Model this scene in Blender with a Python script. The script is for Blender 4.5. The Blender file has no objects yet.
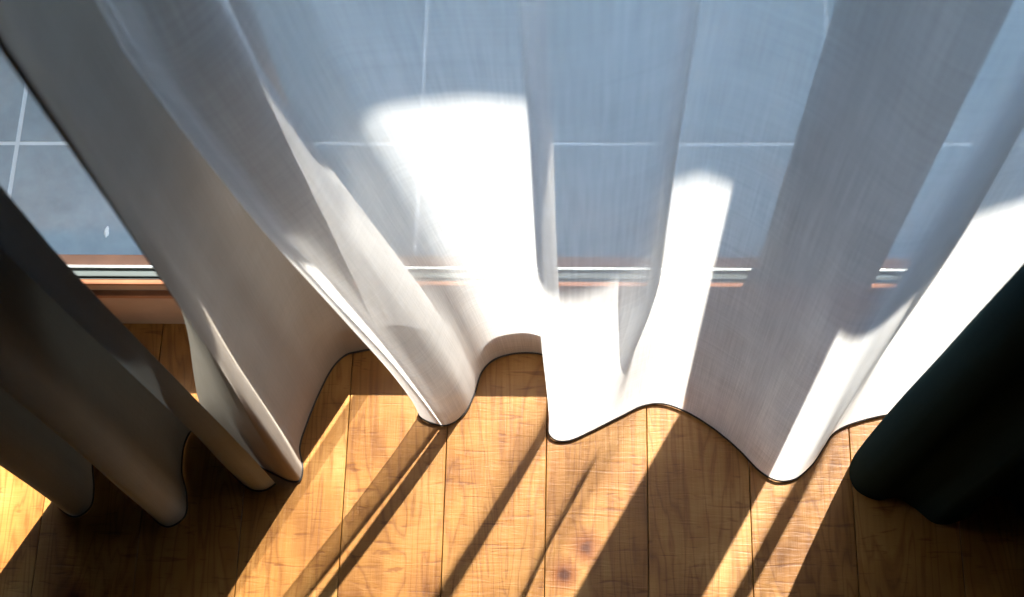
import bpy, bmesh, math, random
from mathutils import Vector, Matrix, noise

random.seed(7)
scene = bpy.context.scene
C = scene.collection

# ------------------------------------------------------------------ camera
W, H = 1024, 597
EYE = 1.70                      # standing eye height over the wooden floor
NADIR = (575.0, 880.0)          # where the vertical folds run together
PLANK_VP = (600.0, -3500.0)     # where the floor boards run together
px, py = W / 2, H / 2
a = (NADIR[0] - px, NADIR[1] - py)
b = (PLANK_VP[0] - px, PLANK_VP[1] - py)
F = math.sqrt(-(a[0] * b[0] + a[1] * b[1]))
Zw = -Vector((a[0], a[1], F)).normalized()
Yw = Vector((b[0], b[1], F)).normalized()
Xw = Yw.cross(Zw).normalized()
cam_d = bpy.data.cameras.new('camera')
cam_d.sensor_width = 36.0
cam_d.lens = F / W * 36.0
cam_d.clip_start = 0.02
cam_d.dof.use_dof = True
cam_d.dof.focus_distance = 1.72
cam_d.dof.aperture_fstop = 6.5
cam = bpy.data.objects.new('camera', cam_d)
C.objects.link(cam)
right = Vector((Xw.x, Yw.x, Zw.x)); down = Vector((Xw.y, Yw.y, Zw.y)); fwd = Vector((Xw.z, Yw.z, Zw.z))
m = Matrix.Identity(4)
for i in range(3):
    m[i][0] = right[i]; m[i][1] = -down[i]; m[i][2] = -fwd[i]
m[2][3] = EYE
cam.matrix_world = m
scene.camera = cam


def ground(u, v, z=0.0):
    """the point at height z that the survey of the photograph puts at (u, v)"""
    d = right * ((u - px) / F) + down * ((v - py) / F) + fwd
    t = (z - EYE) / d.z
    return Vector((d.x * t, d.y * t, z))


# ------------------------------------------------------------------ light
SUN = Vector((0.57, 1.0, 1.38))         # towards the sun: outside, to the right
SUN_EL = math.atan2(SUN.z, math.hypot(SUN.x, SUN.y))
world = bpy.data.worlds.new('sky')
scene.world = world
world.use_nodes = True
wn = world.node_tree
wn.nodes.clear()
wo = wn.nodes.new('ShaderNodeOutputWorld')
bg = wn.nodes.new('ShaderNodeBackground')
sky = wn.nodes.new('ShaderNodeTexSky')
sky.sky_type = 'NISHITA'
sky.sun_disc = False
sky.sun_elevation = SUN_EL
sky.sun_rotation = math.atan2(SUN.x, SUN.y)
sky.air_density = 1.2
sky.dust_density = 0.3
sky.ozone_density = 2.0
bg.inputs['Strength'].default_value = 2.0
wn.links.new(sky.outputs[0], bg.inputs[0])
wn.links.new(bg.outputs[0], wo.inputs[0])

sun_d = bpy.data.lights.new('sun', 'SUN')
sun_d.energy = 28.0
sun_d.color = (1.0, 0.955, 0.91)
sun_d.angle = math.radians(0.53)
sun = bpy.data.objects.new('sun', sun_d)
C.objects.link(sun)
sun.rotation_euler = SUN.to_track_quat('Z', 'Y').to_euler()
sun.location = (3, 6, 8)

scene.view_settings.view_transform = 'Standard'
scene.view_settings.look = 'None'
scene.view_settings.gamma = 1.0
scene.view_settings.use_curve_mapping = False
scene.view_settings.exposure = 0.0


# ------------------------------------------------------------------ materials
class NT:
    def __init__(self, name):
        self.m = bpy.data.materials.new(name)
        self.m.use_nodes = True
        self.t = self.m.node_tree
        self.t.nodes.clear()
        self.out = self.t.nodes.new('ShaderNodeOutputMaterial')

    def n(self, kind, **kw):
        nd = self.t.nodes.new('ShaderNode' + kind)
        for k, v in kw.items():
            setattr(nd, k, v)
        return nd

    def l(self, o, i):
        self.t.links.new(o, i)

    def math(self, op, x, y=None, clamp=False):
        nd = self.n('Math', operation=op, use_clamp=clamp)
        for i, v in enumerate((x, y)):
            if v is None:
                continue
            if isinstance(v, (int, float)):
                nd.inputs[i].default_value = v
            else:
                self.l(v, nd.inputs[i])
        return nd.outputs[0]

    def ramp(self, fac, stops):
        r = self.n('ValToRGB')
        e = r.color_ramp.elements
        while len(e) < len(stops):
            e.new(0.5)
        for el, (p, c) in zip(e, stops):
            el.position = p
            el.color = (*c, 1)
        self.l(fac, r.inputs[0])
        return r.outputs[0]

    def noise(self, vec, scale, detail=4, rough=0.55, dist=0.0):
        nd = self.n('TexNoise')
        nd.inputs['Scale'].default_value = scale
        nd.inputs['Detail'].default_value = detail
        nd.inputs['Roughness'].default_value = rough
        nd.inputs['Distortion'].default_value = dist
        self.l(vec, nd.inputs['Vector'])
        return nd.outputs['Fac']

    def map(self, vec, scale=(1, 1, 1)):
        nd = self.n('Mapping')
        nd.inputs['Scale'].default_value = scale
        self.l(vec, nd.inputs['Vector'])
        return nd.outputs[0]

    def mix(self, fac, c1, c2, blend='MIX'):
        nd = self.n('MixRGB', blend_type=blend)
        for s, v in zip(nd.inputs, (fac, c1, c2)):
            if isinstance(v, (int, float)):
                s.default_value = v
            elif isinstance(v, tuple):
                s.default_value = (*v, 1)
            else:
                self.l(v, s)
        return nd.outputs[0]


def principled(name, col, rough=0.6, metal=0.0, spec=0.5, var=0.0, scale=8.0, bump=0.0):
    t = NT(name)
    p = t.n('BsdfPrincipled')
    p.inputs['Roughness'].default_value = rough
    p.inputs['Metallic'].default_value = metal
    p.inputs['Specular IOR Level'].default_value = spec
    tc = t.n('TexCoord')
    f = t.noise(tc.outputs['Object'], scale)
    lo = tuple(c * (1 - var) for c in col); hi = tuple(min(1, c * (1 + var)) for c in col)
    t.l(t.ramp(f, [(0.3, lo), (0.7, hi)]), p.inputs['Base Color'])
    if bump:
        bn = t.n('Bump'); bn.inputs['Strength'].default_value = bump; bn.inputs['Distance'].default_value = 0.002
        t.l(f, bn.inputs['Height']); t.l(bn.outputs[0], p.inputs['Normal'])
    t.l(p.outputs[0], t.out.inputs[0])
    return t.m


def wood_floor():
    """oiled softwood boards: long growth rings, fine cross saw marks, knots"""
    t = NT('oiled_pine')
    tc = t.n('TexCoord'); oi = t.n('ObjectInfo')
    off = t.n('VectorMath', operation='SCALE'); off.inputs['Scale'].default_value = 37.0
    comb = t.n('CombineXYZ')
    t.l(oi.outputs['Random'], comb.inputs[0]); t.l(oi.outputs['Random'], comb.inputs[1])
    t.l(comb.outputs[0], off.inputs[0])
    add = t.n('VectorMath', operation='ADD')
    t.l(tc.outputs['Object'], add.inputs[0]); t.l(off.outputs[0], add.inputs[1])
    v = add.outputs[0]
    grain = t.noise(t.map(v, (7, 0.9, 7)), 2.6, 3, 0.5, 0.6)
    rings = t.math('FRACT', t.math('MULTIPLY', grain, 12.0))
    fibre = t.noise(t.map(v, (70, 2.2, 70)), 4.0, 3, 0.6, 0.5)
    saw = t.noise(t.map(v, (16, 120, 1)), 1.3, 2, 0.6, 0.9)
    blotch = t.noise(t.map(v, (7, 5, 7)), 1.3, 3, 0.6)
    col = t.ramp(blotch, [(0.30, (0.22, 0.084, 0.015)), (0.5, (0.37, 0.168, 0.038)), (0.70, (0.50, 0.265, 0.082))])
    ringc = t.ramp(rings, [(0.0, (0.55, 0.44, 0.30)), (0.25, (0.95, 0.91, 0.86)), (0.75, (1, 1, 1)), (1.0, (0.66, 0.55, 0.42))])
    col = t.mix(0.7, col, ringc, 'MULTIPLY')
    col = t.mix(0.22, col, t.ramp(fibre, [(0.35, (0.62, 0.50, 0.36)), (0.55, (1, 1, 1))]), 'MULTIPLY')
    sawc = t.ramp(saw, [(0.30, (0.42, 0.27, 0.15)), (0.40, (1, 1, 1))])
    col = t.mix(0.6, col, sawc, 'MULTIPLY')
    vo = t.n('TexVoronoi'); vo.inputs['Scale'].default_value = 5.0
    t.l(t.map(v, (1.0, 0.85, 0.01)), vo.inputs['Vector'])
    knot = t.math('ADD', vo.outputs['Distance'], t.math('MULTIPLY', t.noise(v, 30), 0.05))
    col = t.mix(1.0, col, t.ramp(knot, [(0.045, (0.17, 0.08, 0.03)), (0.07, (0.52, 0.34, 0.20)), (0.15, (1, 1, 1))]), 'MULTIPLY')
    tone = t.ramp(oi.outputs['Random'], [(0.0, (0.80, 0.76, 0.72)), (1.0, (1, 1, 1))])
    col = t.mix(1.0, col, tone, 'MULTIPLY')
    p = t.n('BsdfPrincipled')
    p.inputs['Roughness'].default_value = 0.42
    p.inputs['Specular IOR Level'].default_value = 0.35
    t.l(col, p.inputs['Base Color'])
    bn = t.n('Bump'); bn.inputs['Strength'].default_value = 0.35; bn.inputs['Distance'].default_value = 0.0015
    t.l(t.math('ADD', saw, t.math('MULTIPLY', fibre, 0.6)), bn.inputs['Height'])
    t.l(bn.outputs[0], p.inputs['Normal'])
    t.l(p.outputs[0], t.out.inputs[0])
    return t.m


def cloth(name, col, cover, translucent, weave=1.0):
    """woven cloth: between the threads it is open; the share of open weave
    shrinks as 1 - cover / cos(angle), as it does for real round threads"""
    t = NT(name)
    uv = t.n('UVMap'); v = uv.outputs[0]
    warp = t.noise(t.map(v, (700, 9, 1)), 1.0, 2, 0.6)
    weft = t.noise(t.map(v, (9, 700, 1)), 1.0, 2, 0.6)
    slub = t.math('ADD', t.math('MULTIPLY', warp, 0.5), t.math('MULTIPLY', weft, 0.5))
    soft = t.noise(v, 14.0, 3, 0.6)
    p = t.ramp(soft, [(0.3, tuple(c * 0.93 for c in col)), (0.7, col)])
    p = t.mix(0.6, p, t.ramp(slub, [(0.35, (0.84, 0.83, 0.82)), (0.62, (1, 1, 1))]), 'MULTIPLY')
    bn = t.n('Bump'); bn.inputs['Strength'].default_value = 0.35 * weave; bn.inputs['Distance'].default_value = 0.001
    t.l(t.math('ADD', slub, t.math('MULTIPLY', soft, 0.8)), bn.inputs['Height'])
    df = t.n('BsdfDiffuse'); tl = t.n('BsdfTranslucent')
    t.l(p, df.inputs[0]); t.l(p, tl.inputs[0])
    t.l(bn.outputs[0], df.inputs['Normal']); t.l(bn.outputs[0], tl.inputs['Normal'])
    mx = t.n('MixShader'); mx.inputs[0].default_value = translucent
    t.l(df.outputs[0], mx.inputs[1]); t.l(tl.outputs[0], mx.inputs[2])
    sh = mx.outputs[0]
    if cover < 0.99:
        g = t.n('NewGeometry')
        dot = t.n('VectorMath', operation='DOT_PRODUCT')
        t.l(g.outputs['True Normal'], dot.inputs[0]); t.l(g.outputs['Incoming'], dot.inputs[1])
        cosv = t.math('MAXIMUM', t.math('ABSOLUTE', dot.outputs['Value']), 0.02)
        cov = t.math('ADD', cover - 0.08, t.math('MULTIPLY', slub, 0.16))
        opened = t.math('SUBTRACT', 1.0, t.math('DIVIDE', cov, cosv), clamp=True)
        tr = t.n('BsdfTransparent')
        m2 = t.n('MixShader')
        t.l(opened, m2.inputs[0]); t.l(sh, m2.inputs[1]); t.l(tr.outputs[0], m2.inputs[2])
        sh = m2.outputs[0]
    t.l(sh, t.out.inputs[0])
    return t.m


def tile_mat():
    t = NT('slate_grey_tile')
    tc = t.n('TexCoord'); oi = t.n('ObjectInfo')
    add = t.n('VectorMath', operation='ADD')
    t.l(tc.outputs['Object'], add.inputs[0])
    sc = t.n('VectorMath', operation='SCALE'); sc.inputs['Scale'].default_value = 11.0
    cb = t.n('CombineXYZ'); t.l(oi.outputs['Random'], cb.inputs[0]); t.l(oi.outputs['Random'], cb.inputs[1])
    t.l(cb.outputs[0], sc.inputs[0]); t.l(sc.outputs[0], add.inputs[1])
    v = add.outputs[0]
    n1 = t.noise(v, 6.0, 5, 0.6, 0.4); n2 = t.noise(v, 45.0, 4, 0.6)
    col = t.ramp(n1, [(0.3, (0.25, 0.315, 0.34)), (0.55, (0.34, 0.41, 0.44)), (0.78, (0.40, 0.43, 0.445))])
    col = t.mix(0.5, col, t.ramp(n2, [(0.35, (0.78, 0.78, 0.78)), (0.65, (1, 1, 1))]), 'MULTIPLY')
    p = t.n('BsdfPrincipled'); p.inputs['Roughness'].default_value = 0.5
    t.l(col, p.inputs['Base Color'])
    bn = t.n('Bump'); bn.inputs['Strength'].default_value = 0.15; bn.inputs['Distance'].default_value = 0.002
    t.l(n2, bn.inputs['Height']); t.l(bn.outputs[0], p.inputs['Normal'])
    t.l(p.outputs[0], t.out.inputs[0])
    return t.m


def glass_mat():
    t = NT('window_glass')
    tr = t.n('BsdfTransparent'); gl = t.n('BsdfGlossy'); gl.inputs['Roughness'].default_value = 0.0
    tr.inputs[0].default_value = (0.95, 0.97, 0.96, 1)
    g = t.n('NewGeometry'); dot = t.n('VectorMath', operation='DOT_PRODUCT')
    t.l(g.outputs['Normal'], dot.inputs[0]); t.l(g.outputs['Incoming'], dot.inputs[1])
    oneminus = t.math('SUBTRACT', 1.0, t.math('ABSOLUTE', dot.outputs['Value']))
    fres = t.math('ADD', 0.01, t.math('MULTIPLY', t.math('POWER', oneminus, 5.0), 0.12), clamp=True)
    mx = t.n('MixShader')
    t.l(fres, mx.inputs[0]); t.l(tr.outputs[0], mx.inputs[1]); t.l(gl.outputs[0], mx.inputs[2])
    t.l(mx.outputs[0], t.out.inputs[0])
    return t.m


M_FLOOR = wood_floor()
M_GAP = principled('floor_joint', (0.035, 0.02, 0.012), 0.9)
M_TILE = tile_mat()
M_GROUT = principled('pale_grout', (0.78, 0.80, 0.80), 0.85, var=0.05, scale=60)
M_SHEER = cloth('sheer_linen', (0.85, 0.81, 0.77), 0.245, 0.46)
M_DRAPE = cloth('grey_drape_linen', (0.30, 0.315, 0.305), 1.0, 0.03)
M_BEIGE = cloth('beige_lined_linen', (0.33, 0.28, 0.235), 1.0, 0.03)
M_DARK = cloth('dark_drape', (0.022, 0.040, 0.043), 1.0, 0.0)
M_HEM_LINE = principled('dark_hem_line', (0.030, 0.024, 0.022), 0.9)
M_FRAMEWOOD = principled('frame_wood', (0.42, 0.20, 0.11), 0.55, var=0.18, scale=20)
M_BEAD = principled('bead_wood', (0.22, 0.09, 0.045), 0.8, spec=0.2, var=0.15, scale=20)
M_BROWN = principled('aged_frame_wood', (0.26, 0.16, 0.11), 0.6, var=0.15, scale=20)
M_ALU = principled('aluminium', (0.36, 0.37, 0.36), 0.5, metal=0.4, var=0.05)
M_RAIL = principled('dark_anodised_rail', (0.08, 0.088, 0.084), 0.9, spec=0.1, var=0.05)
M_GASKET = principled('rubber_gasket', (0.06, 0.065, 0.06), 0.8)
M_POST = principled('grey_painted_stile', (0.10, 0.10, 0.095), 0.6, var=0.06)
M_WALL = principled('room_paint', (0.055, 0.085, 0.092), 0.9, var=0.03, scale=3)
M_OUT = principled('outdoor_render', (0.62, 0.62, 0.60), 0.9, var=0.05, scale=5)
M_SKY_BLOCKER = principled('sky_blocker_render', (0.16, 0.18, 0.19), 0.9, var=0.05, scale=5)
M_GLASS = glass_mat()
M_LINT = principled('white_chip', (0.85, 0.85, 0.83), 0.8)


# ------------------------------------------------------------------ helpers
def tag(o, label=None, cat=None, group=None, kind=None):
    for k, v in (('label', label), ('category', cat), ('group', group), ('kind', kind)):
        if v:
            o[k] = v
    return o


def link(name, me, mat, parent=None, smooth=False):
    o = bpy.data.objects.new(name, me)
    if mat and not me.materials:
        me.materials.append(mat)
    if smooth:
        for p in me.polygons:
            p.use_smooth = True
    C.objects.link(o)
    if parent:
        o.parent = parent
    return o


def box(name, x0, x1, y0, y1, z0, z1, mat, parent=None, bevel=0.0):
    bm = bmesh.new()
    bmesh.ops.create_cube(bm, size=1.0)
    for v in bm.verts:
        v.co = Vector(((v.co.x) * (x1 - x0), (v.co.y) * (y1 - y0), (v.co.z) * (z1 - z0)))
    if bevel:
        bmesh.ops.bevel(bm, geom=bm.edges[:], offset=bevel, segments=2, affect='EDGES', profile=0.6)
    me = bpy.data.meshes.new(name)
    bm.to_mesh(me); bm.free()
    o = link(name, me, mat, parent)
    o.location = ((x0 + x1) / 2, (y0 + y1) / 2, (z0 + z1) / 2)
    return o


def empty(name, loc=(0, 0, 0)):
    o = bpy.data.objects.new(name, None)
    o.location = loc
    C.objects.link(o)
    return o


# ------------------------------------------------------------------ setting
FRAME_IN = ground(573, 279, 0.13).y      # inner face of the low door frame
XL, XR = -1.75, 1.75
YB = -1.9
CEIL = 2.42
RAIL_Z = 0.13

# indoor floor: one board after another, joints open a few millimetres
floor = box('floor', XL, XR, YB, FRAME_IN, -0.05, -0.016, M_GAP)
tag(floor, kind='structure')
seam = [ground(s, 520).x for s in (141, 442, 543, 645, 751)]
pw = (seam[4] - seam[0]) / 6.0
x0 = seam[0]
while x0 - pw > XL:
    x0 -= pw
bm = bmesh.new(); bmesh.ops.create_cube(bm, size=1.0)
for v in bm.verts:
    v.co = Vector((v.co.x * (pw - 0.0010), v.co.y * (FRAME_IN - YB - 0.002), v.co.z * 0.016))
bmesh.ops.bevel(bm, geom=[e for e in bm.edges if abs(e.verts[0].co.y - e.verts[1].co.y) > 0.1 and e.verts[0].co.z > 0],
                offset=0.0005, segments=1, affect='EDGES')
plank_me = bpy.data.meshes.new('plank'); bm.to_mesh(plank_me); bm.free()
while x0 + pw < XR:
    p = link('plank', plank_me, M_FLOOR, floor)
    p.location = Vector((x0 + pw / 2, (FRAME_IN + YB) / 2, -0.008 - random.random() * 0.0006)) - floor.location
    x0 += pw

# walls and ceiling of the room
WIN_L, WIN_R, WIN_T = -0.76, ground(1180, 268, 0.13).x, 2.2
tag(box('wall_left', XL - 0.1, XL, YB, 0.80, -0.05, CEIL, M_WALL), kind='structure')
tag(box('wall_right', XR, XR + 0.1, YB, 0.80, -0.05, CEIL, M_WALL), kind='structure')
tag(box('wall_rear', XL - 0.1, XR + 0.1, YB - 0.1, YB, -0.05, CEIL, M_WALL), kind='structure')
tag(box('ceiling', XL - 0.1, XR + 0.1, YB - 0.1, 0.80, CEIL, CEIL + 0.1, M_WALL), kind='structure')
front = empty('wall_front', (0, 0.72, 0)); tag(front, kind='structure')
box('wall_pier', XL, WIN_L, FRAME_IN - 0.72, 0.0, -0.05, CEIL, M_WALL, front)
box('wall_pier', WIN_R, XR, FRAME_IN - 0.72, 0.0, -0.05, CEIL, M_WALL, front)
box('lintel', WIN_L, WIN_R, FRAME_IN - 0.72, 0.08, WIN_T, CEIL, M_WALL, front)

# glazed door: low wooden frame with an aluminium rail, glass panes, broad stile
win = empty('window_1', (0, FRAME_IN, 0)); tag(win, 'wide glazed door with low wooden frame and aluminium rail', kind='structure')


def wpart(name, x0, x1, y0, y1, z0, z1, mat, bevel=0.0015):
    return box(name, x0, x1, y0 - 0, y1 - 0, z0, z1, mat, win, bevel)


rail_out = ground(573, 268, RAIL_Z).y - FRAME_IN
sill_out = ground(573, 257, 0.02).y - FRAME_IN
fx0, fx1 = WIN_L, WIN_R
wpart('rail', fx0, fx1, 0.0005, rail_out, 0.07, RAIL_Z, M_RAIL)
wpart('rail_lip', fx0, fx1, rail_out - 0.004, rail_out - 0.0005, RAIL_Z, RAIL_Z + 0.004, M_ALU, 0.0008)
wpart('outer_sill', fx0, fx1, rail_out - 0.006, sill_out, -0.03, 0.022, M_FRAMEWOOD)
wpart('frame_core', fx0, fx1, 0.004, rail_out - 0.002, -0.03, 0.07, M_BROWN)


def face_z(v, off):
    """height on the plane off metres inside the rail seen at image row v"""
    d = down * ((v - py) / F) + fwd
    t = (FRAME_IN - off) / d.y
    return EYE + d.z * t


z = [face_z(v, o) for v, o in ((282, 0.003), (288, 0.008), (295, 0.008), (301, 0.012))]
wpart('gasket', fx0, fx1, -0.002, 0.004, z[0], RAIL_Z - 0.003, M_GASKET, 0.0008)
wpart('upper_bead', fx0, fx1, -0.008, 0.004, z[1], z[0], M_BEAD, 0.002)
wpart('frame_groove', fx0, fx1, -0.005, 0.004, z[2], z[1], M_BROWN, 0.001)
wpart('lower_bead', fx0, fx1, -0.012, 0.004, z[3], z[2], M_BEAD, 0.002)
wpart('frame_foot', fx0, fx1, -0.010, 0.004, 0.0005, z[3], M_BROWN, 0.001)

POST_B = FRAME_IN + 0.035
POST_F = FRAME_IN - 0.004
post_l = ground(762, 266, 0.13).x
post_r = ground(873, 274, 0.13).x
wpart('stile', post_l, post_r, -0.004, 0.035, RAIL_Z, WIN_T, M_POST, 0.002)
wpart('stile_sky_blocker', post_l + 0.045, post_r, 0.035, 0.115, 0.022, WIN_T, M_POST, 0.002)  # added behind the stile to block skylight on the cloth in front
box('pane', fx0 + 0.006, post_l, 0.006, 0.010, RAIL_Z, WIN_T - 0.05, M_GLASS, win)
box('pane', post_r, fx1 - 0.006, 0.006, 0.010, RAIL_Z, WIN_T - 0.05, M_GLASS, win)
wpart('side_frame', fx0, fx0 + 0.012, -0.004, 0.035, RAIL_Z, WIN_T, M_POST)
wpart('side_frame', fx1 - 0.012, fx1, -0.004, 0.035, RAIL_Z, WIN_T, M_POST)
wpart('head_frame', fx0, fx1, -0.004, 0.035, WIN_T - 0.05, WIN_T, M_POST)

# terrace outside: tiles on a pale bed of grout
TER_Z = -0.01
slope = SUN.z / SUN.y
PAR_Y = 1.62
PAR_H = 0.10 + (PAR_Y - 0.72) * slope
ter = box('terrace_floor', -2.6, 3.4, FRAME_IN + sill_out, PAR_Y + 0.15, -0.12, TER_Z - 0.0012, M_GROUT)
tag(ter, 'pale grout bed of the tiled terrace outside', kind='structure')
g1 = ground(16, 152, TER_Z); g2 = ground(421, 141, TER_Z); g3 = ground(600, 137, TER_Z)
tw = g2.x - g1.x
gy = (g1.y + g2.y + g3.y) / 3
bm = bmesh.new(); bmesh.ops.create_cube(bm, size=1.0)
for v in bm.verts:
    v.co = Vector((v.co.x * (tw - 0.006), v.co.y * (tw - 0.006), v.co.z * 0.01))
tile_me = bpy.data.meshes.new('tile'); bm.to_mesh(tile_me); bm.free()
y_start = FRAME_IN + sill_out + 0.001
bm = bmesh.new(); bmesh.ops.create_cube(bm, size=1.0)
for v in bm.verts:
    v.co = Vector((v.co.x * (tw - 0.006), v.co.y * (gy - 0.003 - y_start), v.co.z * 0.01))
cut_me = bpy.data.meshes.new('cut_tile'); bm.to_mesh(cut_me); bm.free()
for i in range(-3, 6):
    xc = g1.x + (i + 0.5) * tw
    if xc + tw / 2 > 3.4 or xc - tw / 2 < -2.6:
        continue
    t = link('tile', cut_me, M_TILE, ter)
    t.location = Vector((xc, (gy - 0.003 + y_start) / 2, TER_Z - 0.005)) - ter.location
    for j in range(1):
        t = link('tile', tile_me, M_TILE, ter)
        t.location = Vector((xc, gy + tw * (j + 0.5), TER_Z - 0.005)) - ter.location
tag(box('terrace_parapet', -2.6, 3.4, PAR_Y, PAR_Y + 0.12, -0.12, PAR_H, M_OUT), 'low rendered parapet at the edge of the terrace', kind='structure')
tag(box('added_sky_blocker', -1.15, -1.0, 0.80, PAR_Y, TER_Z, 2.55, M_SKY_BLOCKER), 'added unseen dark wall that cuts skylight at the left', kind='structure')  # wall added out of view to keep skylight off the left side
EDGE_Y = 0.52 + (2.55 - 0.60) / slope
tag(box('terrace_roof', -2.6, 3.4, 0.80, EDGE_Y, 2.55, 2.70, M_OUT), 'flat roof slab above the terrace', kind='structure')


# ------------------------------------------------------------------ curtains
def catmull(pts, n):
    out = []
    P = [pts[0]] + pts + [pts[-1]]
    for i in range(1, len(P) - 2):
        p0, p1, p2, p3 = P[i - 1], P[i], P[i + 1], P[i + 2]
        # centripetal parametrisation keeps tight folds from overshooting
        def tj(ti, q0, q1):
            return ti + max(1e-6, (Vector(q1[:2]) - Vector(q0[:2])).length) ** 0.5
        t0 = 0.0; t1 = tj(t0, p0, p1); t2 = tj(t1, p1, p2); t3 = tj(t2, p2, p3)
        for k in range(n):
            t = t1 + (t2 - t1) * k / n
            r = []
            for c in range(len(p1)):
                A1 = (t1 - t) / (t1 - t0) * p0[c] + (t - t0) / (t1 - t0) * p1[c]
                A2 = (t2 - t) / (t2 - t1) * p1[c] + (t - t1) / (t2 - t1) * p2[c]
                A3 = (t3 - t) / (t3 - t2) * p2[c] + (t - t2) / (t3 - t2) * p3[c]
                B1 = (t2 - t) / (t2 - t0) * A1 + (t - t0) / (t2 - t0) * A2
                B2 = (t3 - t) / (t3 - t1) * A2 + (t - t1) / (t3 - t1) * A3
                r.append((t2 - t) / (t2 - t1) * B1 + (t - t1) / (t2 - t1) * B2)
            out.append(r)
    out.append(list(pts[-1]))
    return out


def smooth(t):
    t = max(0.0, min(1.0, t))
    return t * t * (3 - 2 * t)


TOP = 2.40


def curtain(name, hem, mat, label, cat, wrinkle=0.003, seed=0.0, side_hem=False, with_hem_line=True, z0=0.005):
    """hem: (u, v, lean_x, lean_y, ramp) survey points of the hem on the floor;
    lean is how far that column has moved at height ramp and above."""
    pts = []
    for h in hem:
        u, v = h[0], h[1]
        lx, ly, rp = (list(h[2:]) + [0.0, 0.0, 0.9][len(h) - 2:])[:3]
        g = ground(u, v, z0)
        pts.append((g.x, g.y, lx, ly, rp))
    cols = catmull(pts, 12)
    # arc length for the cloth's own coordinates
    s = [0.0]
    for i in range(1, len(cols)):
        s.append(s[-1] + math.hypot(cols[i][0] - cols[i - 1][0], cols[i][1] - cols[i - 1][1]))
    zs = []
    zz = 0.0
    while zz < 1.0:
        zs.append(zz); zz += 0.02
    while zz < TOP - z0:
        zs.append(zz); zz += 0.07
    zs.append(TOP - z0)

    def pos(i, zz, off=0.0):
        cx, cy, lx, ly, rp = cols[i]
        k = min(1.0, zz / max(rp, 0.05))
        k = smooth((k - 0.4) / 0.6) if rp < 0.4 else k * 0.55 + smooth(k) * 0.45
        x = cx + lx * k; y = cy + ly * k
        i0, i1 = max(0, i - 1), min(len(cols) - 1, i + 1)
        tx, ty = cols[i1][0] - cols[i0][0], cols[i1][1] - cols[i0][1]
        L = math.hypot(tx, ty) or 1.0
        nx, ny = -ty / L, tx / L
        w = wrinkle * smooth(zz / 0.06) * (noise.noise(Vector((s[i] * 16 + seed, zz * 2.2, seed))) +
                                          0.5 * noise.noise(Vector((s[i] * 45, zz * 5.0, seed + 9))))
        w += off
        return (x + nx * w, y + ny * w, z0 + zz)

    def sheet(obj_name, irange, zlist, parent, mat, off=0.0):
        verts, faces, uvs = [], [], []
        nI = len(irange)
        for zz in zlist:
            for i in irange:
                verts.append(pos(i, zz, off))
        for r in range(len(zlist) - 1):
            for c in range(nI - 1):
                faces.append((r * nI + c, r * nI + c + 1, (r + 1) * nI + c + 1, (r + 1) * nI + c))
        me = bpy.data.meshes.new(obj_name)
        me.from_pydata(verts, [], faces)
        ul = me.uv_layers.new(name='UVMap')
        for poly in me.polygons:
            for li, vi in zip(poly.loop_indices, poly.vertices):
                r, c = divmod(vi, nI)
                ul.data[li].uv = (s[irange[c]], zlist[r])
        return link(obj_name, me, mat, parent, smooth=True)

    base = Vector((cols[len(cols) // 2][0], cols[len(cols) // 2][1], 0.0))
    root = empty(name, base)
    tag(root, label, cat)
    idx = list(range(len(cols)))
    parts = [sheet('fabric', idx, zs, root, mat)]
    if not with_hem_line:
        parts[0].location = -base
        return root
    # thin dark line along the hem
    cu = bpy.data.curves.new('hem_line', 'CURVE')
    cu.dimensions = '3D'; cu.bevel_depth = 0.0017; cu.bevel_resolution = 2
    sp = cu.splines.new('POLY'); sp.points.add(len(cols) - 1)
    for i in idx:
        p = pos(i, 0.0)
        jit = noise.noise(Vector((s[i] * 60, seed, 3))) * 0.0008
        sp.points[i].co = (p[0], p[1], z0 - 0.0015 + jit, 1)
    tmp = bpy.data.objects.new('hem_line_tmp', cu)
    me = bpy.data.meshes.new_from_object(tmp)
    me.name = 'hem_line'
    bpy.data.objects.remove(tmp)
    me.materials.clear()
    parts.append(link('hem_line', me, M_HEM_LINE, root, smooth=True))
    parts[-1]['label'] = 'thin dark line along the hem edge'
    if side_hem:
        e = [i for i in idx if s[i] < 0.022]
        parts.append(sheet('side_hem', e, zs, root, mat, 0.0015))
    for p in parts:
        p.location = -base
    return root


# heavy grey drape gathered in three tight folds on the left
curtain('curtain', [
    (56, 492), (60, 508), (76, 516), (90, 506), (93, 488), (92, 462), (100, 440), (118, 436), (132, 455), (140, 490),
    (152, 516), (168, 526), (184, 516), (186, 496), (181, 470), (185, 440), (194, 428, -0.02, 0, 0.6), (206, 430, -0.03, 0, 0.7),
    (216, 444, -0.034, 0, 0.7), (230, 470, -0.034, 0, 0.7), (252, 489, -0.034, 0, 0.7), (266, 489, -0.034, 0, 0.7), (275, 483, -0.034, 0, 0.7)],
    M_DRAPE, 'thick grey linen drape gathered in three narrow folds at the left', 'curtain', 0.0025, 3.1)

# beige panel that hangs beside it, its free end tucked behind the next panel
curtain('curtain', [
    (206, 424, 0.090, -0.026, 0.5), (222, 438, 0.082, -0.025, 0.5), (243, 455, 0.066, -0.022, 0.5), (262, 467, 0.050, -0.02, 0.5), (276, 474, 0.040, -0.02, 0.6), (289, 480, 0.028, -0.02, 0.6), (299, 480, 0.02, -0.02),
    (302, 468, 0.014, -0.02), (299, 448, 0.008, -0.02), (306, 424, 0, -0.015), (318, 394, 0, -0.01), (333, 366), (346, 354), (358, 351), (368, 349), (378, 348)],
    M_BEIGE, 'beige linen panel flaring beside the grey drape folds', 'curtain', 0.003, 11.7)

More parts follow.
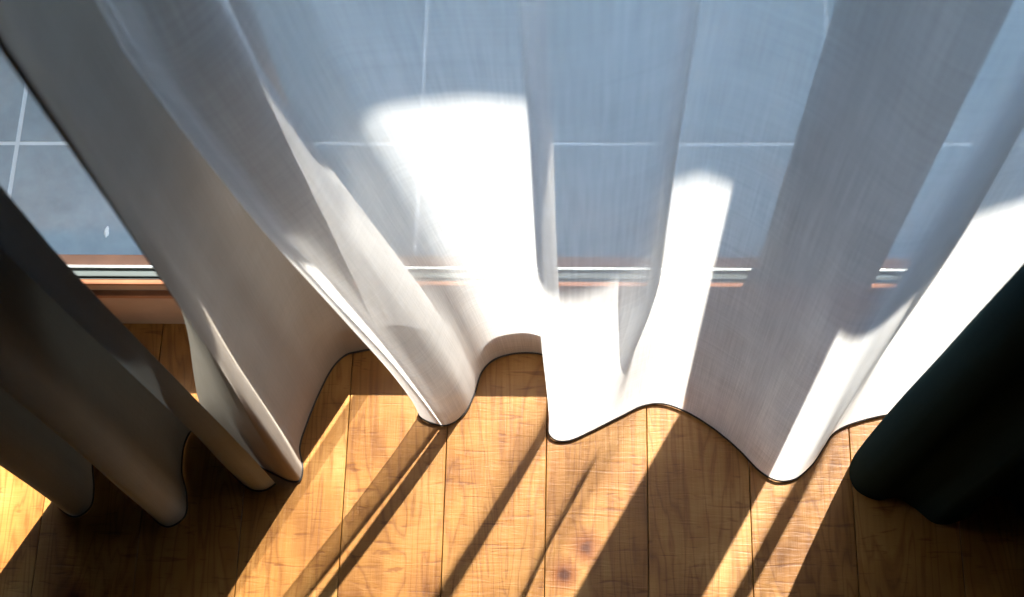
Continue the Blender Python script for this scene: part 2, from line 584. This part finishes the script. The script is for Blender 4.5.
# large sheer panel across the middle and right
curtain('sheer_curtain', [
    (384, 348, -0.02, -0.02), (412, 346, -0.035, -0.06), (440, 347, -0.06, -0.085), (462, 354, -0.085, -0.08), (468, 368, -0.10, -0.05), (466, 388, -0.105, -0.02), (457, 403, -0.11, -0.02),
    (446, 411, -0.11, -0.025), (432, 412, -0.105, -0.03), (422, 411, -0.10, -0.03),
    (419, 414, -0.098, -0.033), (424, 419, -0.098, -0.035), (434, 423, -0.096, -0.035), (444, 425, -0.094, -0.035), (455, 421, -0.092, -0.03), (466, 410, -0.09, -0.03),
    (474, 393, -0.09, -0.03), (481, 372, -0.085, -0.03),
    (492, 360, -0.085, -0.028), (508, 354, -0.075, -0.03), (525, 352, -0.03, -0.028), (543, 354, 0.0, -0.022, 0.7), (556, 362, 0.0, -0.02), (561, 376, 0, -0.01), (559, 398), (552, 420, 0, -0.01),
    (549, 432, 0, -0.015, 0.5), (555, 439, 0, -0.02, 0.5), (568, 440, 0.01, -0.02, 0.5), (590, 431, 0.038, -0.012, 0.45), (604, 424, 0.042, 0.0, 0.45), (622, 415, 0.014, 0.014, 0.45), (643, 405, 0.0), (662, 403), (684, 410), (714, 428),
    (740, 450), (762, 472), (778, 480), (795, 478), (812, 464, 0.004, 0, 0.6), (824, 446, 0.012, 0, 0.6), (832, 434, 0.011, 0, 0.6), (842, 427, -0.006, 0, 0.6), (858, 421, -0.008), (882, 415), (905, 412),
    (935, 405), (962, 412), (990, 424), (1015, 424), (1045, 404), (1080, 398), (1120, 424)],
    M_SHEER, 'large off-white sheer linen panel glowing in the sunlight', 'curtain', 0.003, 23.4, side_hem=True)

# dark heavy drape standing in front of it on the right
curtain('curtain', [
    (950, 446, 0.05), (912, 433, 0.05), (880, 434, 0.05), (858, 450, 0.05), (849, 472, 0.05), (856, 490, 0.05), (876, 500, 0.05), (896, 498, 0.05),
    (914, 508, 0.05), (936, 524, 0.05), (962, 520, 0.05), (985, 498, 0.05), (1008, 500, 0.05), (1030, 530, 0.05), (1062, 540, 0.05), (1090, 510, 0.05), (1120, 470, 0.05), (1150, 500, 0.05)],
    M_DARK, 'nearly black heavy drape bulging into the room at the right', 'curtain', 0.004, 41.9, with_hem_line=False, z0=-0.001)

# ------------------------------------------------------------------ small things
bm = bmesh.new()
bmesh.ops.create_icosphere(bm, subdivisions=2, radius=0.0035)
for v in bm.verts:
    v.co += Vector((0.6, 2.4, 0.3)) * (noise.noise(v.co * 400) * 0.0012)
    v.co.y *= 1.8; v.co.z *= 0.5
me = bpy.data.meshes.new('paint_chip'); bm.to_mesh(me); bm.free()
chip = link('paint_chip', me, M_LINT)
chip.location = ground(107, 233, TER_Z) + Vector((0, 0, 0.0018))
tag(chip, 'tiny white flake lying on the grey terrace tile', 'flake')
